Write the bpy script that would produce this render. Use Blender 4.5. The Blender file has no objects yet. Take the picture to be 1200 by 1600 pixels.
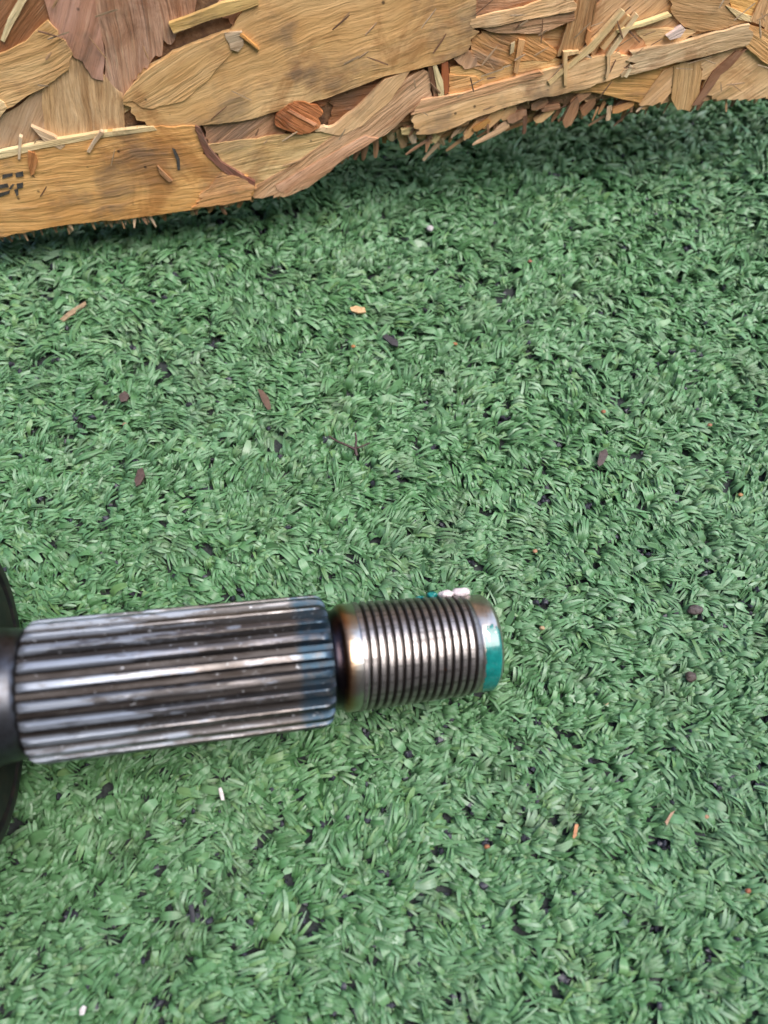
import bpy, bmesh, math, random
import numpy as np
from mathutils import Vector, Matrix, noise as mnoise
from mathutils.geometry import delaunay_2d_cdt

S = 0.001                       # everything below is written in millimetres
rnd = random.Random(7)
rng = np.random.default_rng(11)
scn = bpy.context.scene
col = scn.collection

# ------------------------------------------------------------------ camera
PITCH = math.radians(22.0)
DIST = 186.5
FPX = 1202.0                    # focal length in photo pixels (1200 x 1600)
CAM = Vector((0.0, -DIST * math.sin(PITCH), DIST * math.cos(PITCH)))
RX = Matrix.Rotation(PITCH, 3, 'X')
cam_d = bpy.data.cameras.new('camera')
cam_d.sensor_width = 36.0
cam_d.lens = FPX / 1600.0 * 36.0
cam_d.clip_start = 0.005
cam_d.clip_end = 50.0
cam_d.dof.use_dof = True
cam_d.dof.focus_distance = 0.177
cam_d.dof.aperture_fstop = 10.5
cam = bpy.data.objects.new('camera', cam_d)
cam.location = CAM * S
cam.rotation_euler = (PITCH, 0, 0)
col.objects.link(cam)
scn.camera = cam

# ------------------------------------------------------------------ light: overcast sky + a very soft sun
SUN_EL, SUN_AZ = math.radians(67), math.radians(98)     # azimuth clockwise from +Y
world = bpy.data.worlds.new('World')
scn.world = world
world.use_nodes = True
wn = world.node_tree
bg = wn.nodes['Background']
sky = wn.nodes.new('ShaderNodeTexSky')
sky.sky_type = 'NISHITA'
sky.sun_disc = False
sky.sun_elevation = SUN_EL
sky.sun_rotation = SUN_AZ
sky.air_density = 1.0
sky.dust_density = 2.0
sky.ozone_density = 1.0
wn.links.new(sky.outputs[0], bg.inputs[0])
bg.inputs[1].default_value = 0.12
sun_d = bpy.data.lights.new('sun', 'SUN')
sun_d.energy = 1.5
sun_d.angle = math.radians(50)
sun_d.color = (1.0, 0.96, 0.9)
sun = bpy.data.objects.new('sun', sun_d)
sd = Vector((math.sin(SUN_AZ) * math.cos(SUN_EL), math.cos(SUN_AZ) * math.cos(SUN_EL), math.sin(SUN_EL)))
sun.rotation_euler = sd.to_track_quat('Z', 'Y').to_euler()
sun.location = sd * 2
col.objects.link(sun)

scn.view_settings.view_transform = 'Standard'
scn.view_settings.look = 'None'
scn.view_settings.exposure = 1.66
scn.view_settings.gamma = 1.0
scn.render.film_transparent = False

# ------------------------------------------------------------------ helpers
def ray(px, py):
    d = Vector(((px - 600) / FPX, -(py - 800) / FPX, -1.0))
    return RX @ d

def on_z(px, py, z):
    d = ray(px, py)
    return CAM + d * ((z - CAM.z) / d.z)

def cam_pt(px, py, depth):
    return CAM + ray(px, py) * depth

def link(name, me, mat=None, parent=None, loc=None):
    o = bpy.data.objects.new(name, me)
    col.objects.link(o)
    if mat is not None and me is not None and not me.materials:
        me.materials.append(mat)
    if parent is not None:
        o.parent = parent
    if loc is not None:
        o.location = loc
    return o

def tag(o, label=None, cat=None, group=None, kind=None):
    if label: o['label'] = label
    if cat: o['category'] = cat
    if group: o['group'] = group
    if kind: o['kind'] = kind
    return o

def empty(name, loc, rot=None):
    o = bpy.data.objects.new(name, None)
    o.empty_display_size = 0.01
    o.location = loc
    if rot is not None:
        o.rotation_euler = rot
    col.objects.link(o)
    return o

def mesh(name, verts, faces, smooth=True, sharp=None):
    me = bpy.data.meshes.new(name)
    me.from_pydata([tuple(c * S for c in v) for v in verts], [], faces)
    me.update()
    if smooth:
        me.polygons.foreach_set('use_smooth', [True] * len(me.polygons))
        if sharp:
            me.set_sharp_from_angle(angle=math.radians(sharp))
    return me

class NT:
    """small node-tree builder"""
    def __init__(self, name):
        self.m = bpy.data.materials.new(name)
        self.m.use_nodes = True
        self.t = self.m.node_tree
        self.b = self.t.nodes['Principled BSDF']
        self.out = self.t.nodes['Material Output']
    def n(self, typ, **kw):
        nd = self.t.nodes.new(typ)
        for k, v in kw.items():
            setattr(nd, k, v)
        return nd
    def l(self, a, b):
        self.t.links.new(a, b)
    def val(self, sock, v):
        if hasattr(v, 'is_output'):
            self.l(v, sock)
        else:
            sock.default_value = v
    def math(self, op, a, b=0.0, c=None, clamp=False):
        nd = self.n('ShaderNodeMath', operation=op)
        nd.use_clamp = clamp
        self.val(nd.inputs[0], a); self.val(nd.inputs[1], b)
        if c is not None: self.val(nd.inputs[2], c)
        return nd.outputs[0]
    def vmath(self, op, a, b=None):
        nd = self.n('ShaderNodeVectorMath', operation=op)
        self.val(nd.inputs[0], a)
        if b is not None: self.val(nd.inputs[1], b)
        return nd.outputs[0]
    def noise(self, vec, scale, detail=4, rough=0.55, dist=0.0):
        nd = self.n('ShaderNodeTexNoise')
        self.l(vec, nd.inputs['Vector'])
        nd.inputs['Scale'].default_value = scale
        nd.inputs['Detail'].default_value = detail
        nd.inputs['Roughness'].default_value = rough
        nd.inputs['Distortion'].default_value = dist
        return nd.outputs[0]
    def rng(self, v, a, b, c=0.0, d=1.0):
        nd = self.n('ShaderNodeMapRange')
        self.val(nd.inputs[0], v)
        for i, x in enumerate((a, b, c, d)): nd.inputs[i + 1].default_value = x
        return nd.outputs[0]
    def mix(self, f, a, b, mode='MIX'):
        nd = self.n('ShaderNodeMix', data_type='RGBA', blend_type=mode)
        self.val(nd.inputs[0], f)
        for i, x in ((6, a), (7, b)):
            if isinstance(x, tuple): x = (*x, 1.0)[:4]
            self.val(nd.inputs[i], x)
        return nd.outputs[2]
    def ramp(self, f, stops, interp='LINEAR'):
        nd = self.n('ShaderNodeValToRGB')
        self.val(nd.inputs[0], f)
        cr = nd.color_ramp
        cr.interpolation = interp
        while len(cr.elements) < len(stops): cr.elements.new(0.5)
        for e, (p, c) in zip(cr.elements, stops):
            e.position = p; e.color = (*c, 1.0)
        return nd.outputs[0]
    def bump(self, h, strength, dist):
        nd = self.n('ShaderNodeBump')
        nd.inputs['Strength'].default_value = strength
        nd.inputs['Distance'].default_value = dist
        self.l(h, nd.inputs['Height'])
        self.l(nd.outputs[0], self.b.inputs['Normal'])
        return nd.outputs[0]
    def mm(self):
        tc = self.n('ShaderNodeTexCoord')
        nd = self.n('ShaderNodeVectorMath', operation='SCALE')
        self.l(tc.outputs['Object'], nd.inputs[0])
        nd.inputs['Scale'].default_value = 1000.0
        return nd.outputs[0]
    def sep(self, v):
        nd = self.n('ShaderNodeSeparateXYZ')
        self.l(v, nd.inputs[0])
        return nd.outputs
    def comb(self, x, y, z):
        nd = self.n('ShaderNodeCombineXYZ')
        for i, v in enumerate((x, y, z)): self.val(nd.inputs[i], v)
        return nd.outputs[0]

# ------------------------------------------------------------------ materials
def mat_grass():
    k = NT('turf_fibre')
    at = k.n('ShaderNodeAttribute', attribute_name='tint')
    s = k.n('ShaderNodeSeparateColor'); k.l(at.outputs['Color'], s.inputs[0])
    r, t, v = s.outputs[0], s.outputs[1], s.outputs[2]
    c = k.ramp(r, [(0.0, (0.032, 0.105, 0.032)), (0.25, (0.056, 0.165, 0.060)), (0.5, (0.082, 0.215, 0.092)),
                   (0.72, (0.110, 0.260, 0.130)), (0.88, (0.105, 0.225, 0.075)), (1.0, (0.19, 0.33, 0.215))])
    pos = k.mm()
    big = k.noise(pos, 0.018, 3)
    dirt = k.rng(k.noise(pos, 0.09, 5, 0.65), 0.53, 0.70)
    c = k.mix(k.math('MULTIPLY', dirt, 0.45), c, (0.085, 0.105, 0.068))
    c = k.mix(k.rng(big, 0.35, 0.65, 0.0, 0.22), c, (0.12, 0.21, 0.15))
    st = k.noise(k.comb(k.math('MULTIPLY', t, 0.8), k.math('MULTIPLY', v, 9.0), k.math('MULTIPLY', r, 57.0)), 1.0, 2)
    c = k.mix(k.rng(st, 0.3, 0.7, 0.0, 0.40), c, (0.025, 0.075, 0.028), 'MIX')
    c = k.mix(1.0, c, (1.33, 1.18, 1.09), 'MULTIPLY')
    k.l(c, k.b.inputs['Base Color'])
    k.b.inputs['Roughness'].default_value = 0.38
    k.b.inputs['Specular IOR Level'].default_value = 0.5
    k.bump(st, 0.6, 0.00012)
    tr = k.n('ShaderNodeBsdfTranslucent')
    k.l(c, tr.inputs[0])
    mx = k.n('ShaderNodeMixShader'); mx.inputs[0].default_value = 0.12
    k.l(k.b.outputs[0], mx.inputs[1]); k.l(tr.outputs[0], mx.inputs[2])
    k.l(mx.outputs[0], k.out.inputs[0])
    return k.m

def mat_ground():
    k = NT('turf_backing')
    p = k.mm()
    c = k.ramp(k.noise(p, 0.8, 4), [(0.3, (0.008, 0.010, 0.012)), (0.7, (0.030, 0.040, 0.036))])
    k.l(c, k.b.inputs['Base Color'])
    k.b.inputs['Roughness'].default_value = 0.8
    k.bump(k.noise(p, 1.5, 3), 0.6, 0.0004)
    return k.m

def mat_rubber():
    k = NT('black_rubber')
    p = k.mm()
    c = k.ramp(k.noise(p, 1.1, 3), [(0.3, (0.010, 0.010, 0.014)), (0.7, (0.040, 0.040, 0.055))])
    k.l(c, k.b.inputs['Base Color'])
    k.b.inputs['Roughness'].default_value = 0.48
    k.bump(k.noise(p, 3.0, 3), 0.5, 0.0002)
    return k.m

def mat_wood():
    k = NT('strand_wood')
    uv = k.n('ShaderNodeUVMap', uv_map='grain')
    oi = k.n('ShaderNodeObjectInfo')
    s = k.sep(uv.outputs[0])
    off = k.math('MULTIPLY', oi.outputs['Random'], 400.0)
    u, v = s[0], s[1]
    gs = k.rng(oi.outputs['Random'], 0.0, 1.0, 0.6, 1.5)
    v = k.math('MULTIPLY', v, gs)
    v = k.math('ADD', v, k.math('MULTIPLY', k.noise(k.comb(k.math('MULTIPLY', u, 0.05), k.math('MULTIPLY', v, 0.08), off), 1.0, 2), 3.5))
    def g(fu, fv, det, rough=0.6):
        return k.noise(k.comb(k.math('MULTIPLY', u, fu), k.math('MULTIPLY', v, fv), off), 1.0, det, rough, 0.35)
    broad = g(0.02, 0.16, 4)
    mid = g(0.035, 0.55, 5)
    fine = g(0.10, 1.5, 5, 0.7)
    p = k.mm()
    oc = oi.outputs['Color']
    rough_grain = oi.outputs['Alpha']
    c = k.mix(k.rng(broad, 0.35, 0.70), k.mix(1.0, oc, (0.88, 0.78, 0.64), 'MULTIPLY'), oc)
    blotch = k.noise(p, 0.11, 5, 0.6, 0.6)
    c = k.mix(k.rng(blotch, 0.42, 0.66, 0.0, 0.5), c, k.mix(1.0, oc, (0.72, 0.55, 0.38), 'MULTIPLY'))
    c = k.mix(k.math('MULTIPLY', k.rng(mid, 0.50, 0.70, 0.0, 0.75), rough_grain), c, k.mix(1.0, oc, (0.42, 0.30, 0.20), 'MULTIPLY'))
    c = k.mix(k.math('MULTIPLY', k.rng(fine, 0.34, 0.56, 0.6, 0.0), rough_grain), c, k.mix(1.0, oc, (0.38, 0.28, 0.20), 'MULTIPLY'))
    # pale raised fibres
    c = k.mix(k.math('MULTIPLY', k.rng(fine, 0.58, 0.75, 0.0, 0.6), rough_grain), c, (0.72, 0.54, 0.34))
    stain = k.noise(p, 0.045, 6, 0.7, 0.8)
    c = k.mix(k.math('MULTIPLY', k.rng(stain, 0.53, 0.64), 0.6), c, k.mix(1.0, oc, (0.40, 0.25, 0.15), 'MULTIPLY'))
    # soot-grey weathering, in blotches
    gr = k.math('MULTIPLY', k.rng(k.noise(p, 0.055, 5, 0.65), 0.52, 0.66), k.rng(mid, 0.35, 0.6, 0.25, 0.85))
    c = k.mix(k.math('MULTIPLY', gr, 0.75), c, (0.13, 0.10, 0.075))
    vo = k.n('ShaderNodeTexVoronoi'); vo.inputs['Scale'].default_value = 0.22
    k.l(p, vo.inputs['Vector'])
    sp = k.math('MULTIPLY', k.rng(vo.outputs['Distance'], 0.05, 0.11, 1.0, 0.0),
                k.rng(k.sep(vo.outputs['Color'])[0], 0.62, 0.66))
    c = k.mix(k.math('MULTIPLY', sp, 0.8), c, (0.03, 0.018, 0.012))
    k.l(c, k.b.inputs['Base Color'])
    k.b.inputs['Roughness'].default_value = 0.62
    k.b.inputs['Specular IOR Level'].default_value = 0.35
    h = k.math('ADD', k.math('MULTIPLY', fine, 0.6), k.math('MULTIPLY', mid, 1.0))
    k.bump(k.math('MULTIPLY', h, k.math('ADD', k.math('MULTIPLY', rough_grain, 0.75), 0.25)), 1.0, 0.0010)
    return k.m

def mat_core():
    k = NT('board_core_wood')
    p = k.mm()
    n = k.noise(p, 0.35, 6, 0.7)
    c = k.ramp(n, [(0.25, (0.05, 0.025, 0.013)), (0.5, (0.20, 0.105, 0.05)), (0.75, (0.36, 0.22, 0.11))])
    k.l(c, k.b.inputs['Base Color'])
    k.b.inputs['Roughness'].default_value = 0.8
    k.bump(k.noise(p, 1.2, 5, 0.7), 0.9, 0.0006)
    return k.m

def plain(name, c, rough=0.6, var=0.35, scale=0.8, bump=0.3, metal=0.0):
    k = NT(name)
    p = k.mm()
    n = k.noise(p, scale, 4, 0.6)
    d = tuple(x * (1 - var) for x in c)
    k.l(k.mix(k.rng(n, 0.35, 0.65), d, c), k.b.inputs['Base Color'])
    k.b.inputs['Roughness'].default_value = rough
    k.b.inputs['Metallic'].default_value = metal
    if bump: k.bump(n, bump, 0.0003)
    return k.m

def mat_object_colour(name, rough=0.6):
    k = NT(name)
    oi = k.n('ShaderNodeObjectInfo')
    p = k.mm()
    n = k.noise(p, 1.4, 4, 0.65)
    c = k.mix(k.rng(n, 0.3, 0.7), k.mix(1.0, oi.outputs['Color'], (0.45, 0.42, 0.40), 'MULTIPLY'), oi.outputs['Color'])
    k.l(c, k.b.inputs['Base Color'])
    k.b.inputs['Roughness'].default_value = rough
    k.bump(n, 0.5, 0.0003)
    return k.m

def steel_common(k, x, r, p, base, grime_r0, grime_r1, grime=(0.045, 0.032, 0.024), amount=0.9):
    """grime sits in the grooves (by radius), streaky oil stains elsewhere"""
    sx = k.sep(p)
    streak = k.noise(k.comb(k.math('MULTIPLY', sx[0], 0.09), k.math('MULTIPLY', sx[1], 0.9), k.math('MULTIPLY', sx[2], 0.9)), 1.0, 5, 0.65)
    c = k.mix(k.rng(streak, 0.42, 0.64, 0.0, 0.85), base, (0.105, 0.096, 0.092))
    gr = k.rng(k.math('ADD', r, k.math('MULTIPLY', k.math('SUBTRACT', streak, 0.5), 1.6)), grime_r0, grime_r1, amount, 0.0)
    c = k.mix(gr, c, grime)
    return c, gr, streak

def axis_coords(k):
    p = k.mm()
    s = k.sep(p)
    r = k.math('SQRT', k.math('ADD', k.math('MULTIPLY', s[1], s[1]), k.math('MULTIPLY', s[2], s[2])))
    return p, s[0], r, s

def mat_spline():
    k = NT('splined_steel')
    p, x, r, s = axis_coords(k)
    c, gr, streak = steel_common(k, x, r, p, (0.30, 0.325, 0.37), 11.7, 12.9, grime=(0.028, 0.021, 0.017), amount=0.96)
    # tan varnish on the crests towards the thread
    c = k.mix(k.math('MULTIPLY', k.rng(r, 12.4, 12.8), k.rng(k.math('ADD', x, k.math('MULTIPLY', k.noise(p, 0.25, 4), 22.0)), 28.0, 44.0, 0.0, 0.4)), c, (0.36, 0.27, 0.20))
    # dried oil film with hard ragged borders, thicker towards the thread
    film = k.noise(k.comb(k.math('MULTIPLY', s[0], 0.10), k.math('MULTIPLY', s[1], 0.9), k.math('ADD', k.math('MULTIPLY', s[2], 0.9), 40.0)), 1.0, 6, 0.7)
    film = k.math('ADD', film, k.math('MULTIPLY', x, 0.0016))
    c = k.mix(k.rng(film, 0.50, 0.55, 0.0, 0.75), c, (0.066, 0.058, 0.054))
    # bright chipped spots
    ch = k.rng(k.noise(k.comb(k.math('MULTIPLY', s[0], 0.55), s[1], s[2]), 1.4, 4, 0.7), 0.64, 0.67)
    c = k.mix(k.math('MULTIPLY', ch, 0.7), c, (0.62, 0.64, 0.68))
    # dull blue-grey bare patches with ragged edges, mostly on the crests near the joint
    pn = k.noise(k.comb(k.math('MULTIPLY', s[0], 0.12), k.math('MULTIPLY', s[1], 0.55), k.math('MULTIPLY', s[2], 0.55)), 1.0, 6, 0.65)
    pn = k.math('SUBTRACT', pn, k.math('MULTIPLY', k.math('SUBTRACT', x, 8.0), 0.005))
    patch = k.math('MULTIPLY', k.rng(pn, 0.44, 0.46), k.rng(r, 11.9, 12.3))
    c = k.mix(k.math('MULTIPLY', patch, 0.8), c, (0.235, 0.262, 0.31))
    # dark blue tempered end
    edge = k.math('ADD', x, k.math('MULTIPLY', k.noise(p, 0.4, 5), 2.2))
    c = k.mix(k.math('MULTIPLY', k.rng(edge, 49.4, 50.8, 0.0, 0.9), k.rng(k.noise(p, 0.35, 5, 0.7), 0.36, 0.56, 0.35, 1.0)), c, (0.030, 0.060, 0.088))
    k.l(c, k.b.inputs['Base Color'])
    k.l(k.rng(patch, 0.0, 1.0, 0.92, 0.55), k.b.inputs['Metallic'])
    k.l(k.math('ADD', k.rng(streak, 0.3, 0.7, 0.32, 0.48), k.math('MULTIPLY', gr, 0.15)), k.b.inputs['Roughness'])
    k.bump(k.noise(k.comb(k.math('MULTIPLY', s[0], 0.5), k.math('MULTIPLY', s[1], 2.0), k.math('MULTIPLY', s[2], 2.0)), 1.0, 5, 0.7), 0.10, 0.0002)
    return k.m

def mat_neck():
    k = NT('heat_tinted_steel')
    p, x, r, s = axis_coords(k)
    wob = k.math('ADD', x, k.math('MULTIPLY', k.math('SUBTRACT', k.noise(p, 0.4, 3), 0.5), 0.8))
    c = k.ramp(k.rng(wob, 54.0, 62.5), [(0.0, (0.02, 0.026, 0.034)), (0.22, (0.016, 0.015, 0.020)), (0.38, (0.030, 0.020, 0.022)),
                                     (0.46, (0.22, 0.095, 0.045)), (0.56, (0.40, 0.27, 0.17)), (0.68, (0.50, 0.46, 0.40)), (1.0, (0.66, 0.66, 0.64))])
    k.l(c, k.b.inputs['Base Color'])
    k.b.inputs['Metallic'].default_value = 1.0
    k.b.inputs['Roughness'].default_value = 0.28
    k.bump(k.noise(p, 1.2, 4), 0.2, 0.0003)
    return k.m

def mat_thread():
    k = NT('threaded_steel')
    p, x, r, s = axis_coords(k)
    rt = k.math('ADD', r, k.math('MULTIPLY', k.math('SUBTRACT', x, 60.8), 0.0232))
    c, gr, streak = steel_common(k, x, rt, p, (0.42, 0.385, 0.37), 9.95, 10.75, grime=(0.045, 0.034, 0.030), amount=0.88)  # base tinted slightly brown to stand in for the board's reflection
    rust = k.rng(k.noise(p, 0.5, 4, 0.7), 0.66, 0.72)
    c = k.mix(k.math('MULTIPLY', rust, 0.8), c, (0.30, 0.10, 0.04))
    k.l(c, k.b.inputs['Base Color'])
    k.b.inputs['Metallic'].default_value = 0.95
    k.l(k.rng(streak, 0.3, 0.7, 0.30, 0.45), k.b.inputs['Roughness'])
    k.bump(k.noise(p, 2.0, 4), 0.15, 0.0003)
    return k.m

def mat_tip():
    k = NT('bare_tip_steel')
    p, x, r, s = axis_coords(k)
    n = k.noise(p, 0.5, 4, 0.6)
    c = k.mix(k.rng(n, 0.4, 0.7, 0.0, 0.5), (0.55, 0.50, 0.45), (0.26, 0.18, 0.12))
    k.l(c, k.b.inputs['Base Color'])
    k.b.inputs['Metallic'].default_value = 0.95
    k.b.inputs['Roughness'].default_value = 0.28
    k.bump(k.noise(p, 2.0, 4), 0.15, 0.0003)
    return k.m

def mat_black_iron():
    k = NT('blackened_iron')
    p, x, r, s = axis_coords(k)
    n = k.noise(p, 0.3, 5, 0.65)
    c = k.mix(k.rng(n, 0.45, 0.75), (0.012, 0.012, 0.013), (0.035, 0.026, 0.02))
    k.l(c, k.b.inputs['Base Color'])
    k.b.inputs['Metallic'].default_value = 0.4
    k.b.inputs['Roughness'].default_value = 0.55
    k.bump(n, 0.3, 0.0004)
    return k.m

def mat_shoulder():
    k = NT('oiled_shoulder_steel')
    p, x, r, s = axis_coords(k)
    n = k.noise(p, 0.25, 5, 0.65)
    c = k.mix(k.rng(n, 0.4, 0.7), (0.085, 0.09, 0.105), (0.035, 0.03, 0.028))
    k.l(c, k.b.inputs['Base Color'])
    k.b.inputs['Metallic'].default_value = 0.9
    k.b.inputs['Roughness'].default_value = 0.36
    return k.m

def mat_paint():
    k = NT('teal_marking_paint')
    p = k.mm()
    n = k.noise(p, 0.7, 5, 0.7)
    c = k.mix(k.rng(n, 0.35, 0.7), (0.0, 0.105, 0.095), (0.008, 0.19, 0.165))
    c = k.mix(k.rng(k.noise(p, 1.6, 4, 0.7), 0.60, 0.72, 0, 0.35), c, (0.26, 0.36, 0.34))
    k.l(c, k.b.inputs['Base Color'])
    k.b.inputs['Roughness'].default_value = 0.22
    k.b.inputs['Coat Weight'].default_value = 0.5
    k.bump(n, 0.15, 0.0003)
    return k.m

M = dict(grass=mat_grass(), ground=mat_ground(), rubber=mat_rubber(), wood=mat_wood(), core=mat_core(),
         spline=mat_spline(), neck=mat_neck(), thread=mat_thread(), tip=mat_tip(), iron=mat_black_iron(),
         shoulder=mat_shoulder(), paint=mat_paint(), bit=mat_object_colour('litter'),
         lump=plain('dried_sealant', (0.60, 0.52, 0.52), 0.45, 0.3),
         blocker_plank=plain('blocker_wood', (0.16, 0.125, 0.095), 0.8, 0.4, 0.02, 0.3),
         ink=plain('worn_black_ink', (0.085, 0.075, 0.065), 0.7, 0.6))

# ------------------------------------------------------------------ the setting: ground sheet
def ground_h(x, y):
    # the carpet rucks up a little at the far right
    return 7.0 * np.exp(-(((x - 128) / 22.0) ** 2 + ((y - 95) / 45.0) ** 2))

def build_ground():
    xs = np.concatenate([[-1500, -600, -260], np.arange(-160, 181, 10), [260, 600, 1500]])
    ys = np.concatenate([[-1500, -600, -260], np.arange(-150, 181, 10), [260, 600, 1500]])
    X, Y = np.meshgrid(xs, ys)
    Z = ground_h(X, Y)
    nx, ny = len(xs), len(ys)
    v = np.stack([X, Y, Z], -1).reshape(-1, 3)
    f = [(j * nx + i, j * nx + i + 1, (j + 1) * nx + i + 1, (j + 1) * nx + i) for j in range(ny - 1) for i in range(nx - 1)]
    o = link('ground', mesh('ground', v.tolist(), f), M['ground'])
    tag(o, 'dark backing sheet of the artificial grass carpet', None, None, 'structure')
build_ground()

# ------------------------------------------------------------------ an added screen out of view, put in to shut out the low sky
def build_sky_blocker():
    root = empty('sky_blocker', Vector((0, -0.34, 0)))
    tag(root, 'added dark screen behind the viewer, out of view, blocking the low sky', 'light blocker')
    W_, H_ = 150.0, 800.0
    for i in range(14):
        x = -1050 + i * W_
        t = rnd.uniform(-3, 3)
        v = [(x + 2 + dx * (W_ - 4), y + t, z) for dx in (0, 1) for y in (0, -22) for z in (-1.0, H_ + rnd.uniform(-20, 20))]
        f = [(0, 1, 3, 2), (4, 6, 7, 5), (0, 4, 5, 1), (2, 3, 7, 6), (1, 5, 7, 3), (0, 2, 6, 4)]
        link('blocker_plank', mesh('blocker_plank', v, f, False), M['blocker_plank'], root)
    v = [(x, y, z) for x in (-1050, 1050) for y in (-28, -60) for z in (700, 790)]
    link('blocker_rail', mesh('blocker_rail', v, [(0, 1, 3, 2), (4, 6, 7, 5), (0, 4, 5, 1), (2, 3, 7, 6), (1, 5, 7, 3), (0, 2, 6, 4)], False), M['blocker_plank'], root)
build_sky_blocker()

# ------------------------------------------------------------------ artificial grass
BALD = [(690, 820, 2.0), (990, 583, 2.0), (612, 533, 1.8), (850, 945, 2.3), (302, 1420, 1.8), (1040, 1320, 2.4), (315, 1360, 1.6),
        (455, 825, 1.8), (380, 1490, 1.6), (597, 1362, 1.8), (210, 720, 1.6), (70, 780, 1.9), (20, 570, 1.7), (330, 540, 1.5),
        (205, 540, 1.4), (980, 1175, 2.0), (920, 1190, 1.8), (1120, 1230, 2.0), (1180, 1225, 1.6), (830, 1205, 1.9), (1025, 1450, 2.0),
        (1110, 1490, 1.9), (720, 1560, 1.8), (885, 1530, 1.6), (540, 1400, 1.5), (1050, 550, 2.0), (825, 505, 1.8), (680, 425, 1.6),
        (440, 420, 1.6), (735, 625, 1.8), (790, 655, 2.2), (680, 700, 1.6), (620, 735, 1.6), (350, 690, 1.4), (320, 765, 1.6),
        (160, 815, 1.7), (185, 1360, 1.5), (110, 1430, 1.4), (240, 1570, 1.6), (1105, 895, 1.8), (1060, 770, 1.8), (870, 690, 1.8),
        (850, 780, 1.7), (920, 790, 1.6), (1010, 775, 1.7), (560, 1580, 1.5), (700, 1300, 1.6), (760, 1320, 1.6), (820, 1310, 1.6),
        (1085, 330, 1.7), (1075, 390, 1.4), (1000, 860, 1.6), (640, 1180, 1.8), (570, 1150, 1.6), (520, 1215, 1.5), (980, 640, 1.5)]

def lattice_noise(x, y, cell, seed):
    g = np.random.default_rng(seed).random((128, 128))
    fx, fy = x / cell + 40.3, y / cell + 40.7
    ix, iy = np.floor(fx).astype(int), np.floor(fy).astype(int)
    tx, ty = fx - ix, fy - iy
    tx = tx * tx * (3 - 2 * tx); ty = ty * ty * (3 - 2 * ty)
    a = g[ix % 128, iy % 128]; b = g[(ix + 1) % 128, iy % 128]
    c = g[ix % 128, (iy + 1) % 128]; d = g[(ix + 1) % 128, (iy + 1) % 128]
    return (a * (1 - tx) + b * tx) * (1 - ty) + (c * (1 - tx) + d * tx) * ty

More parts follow.
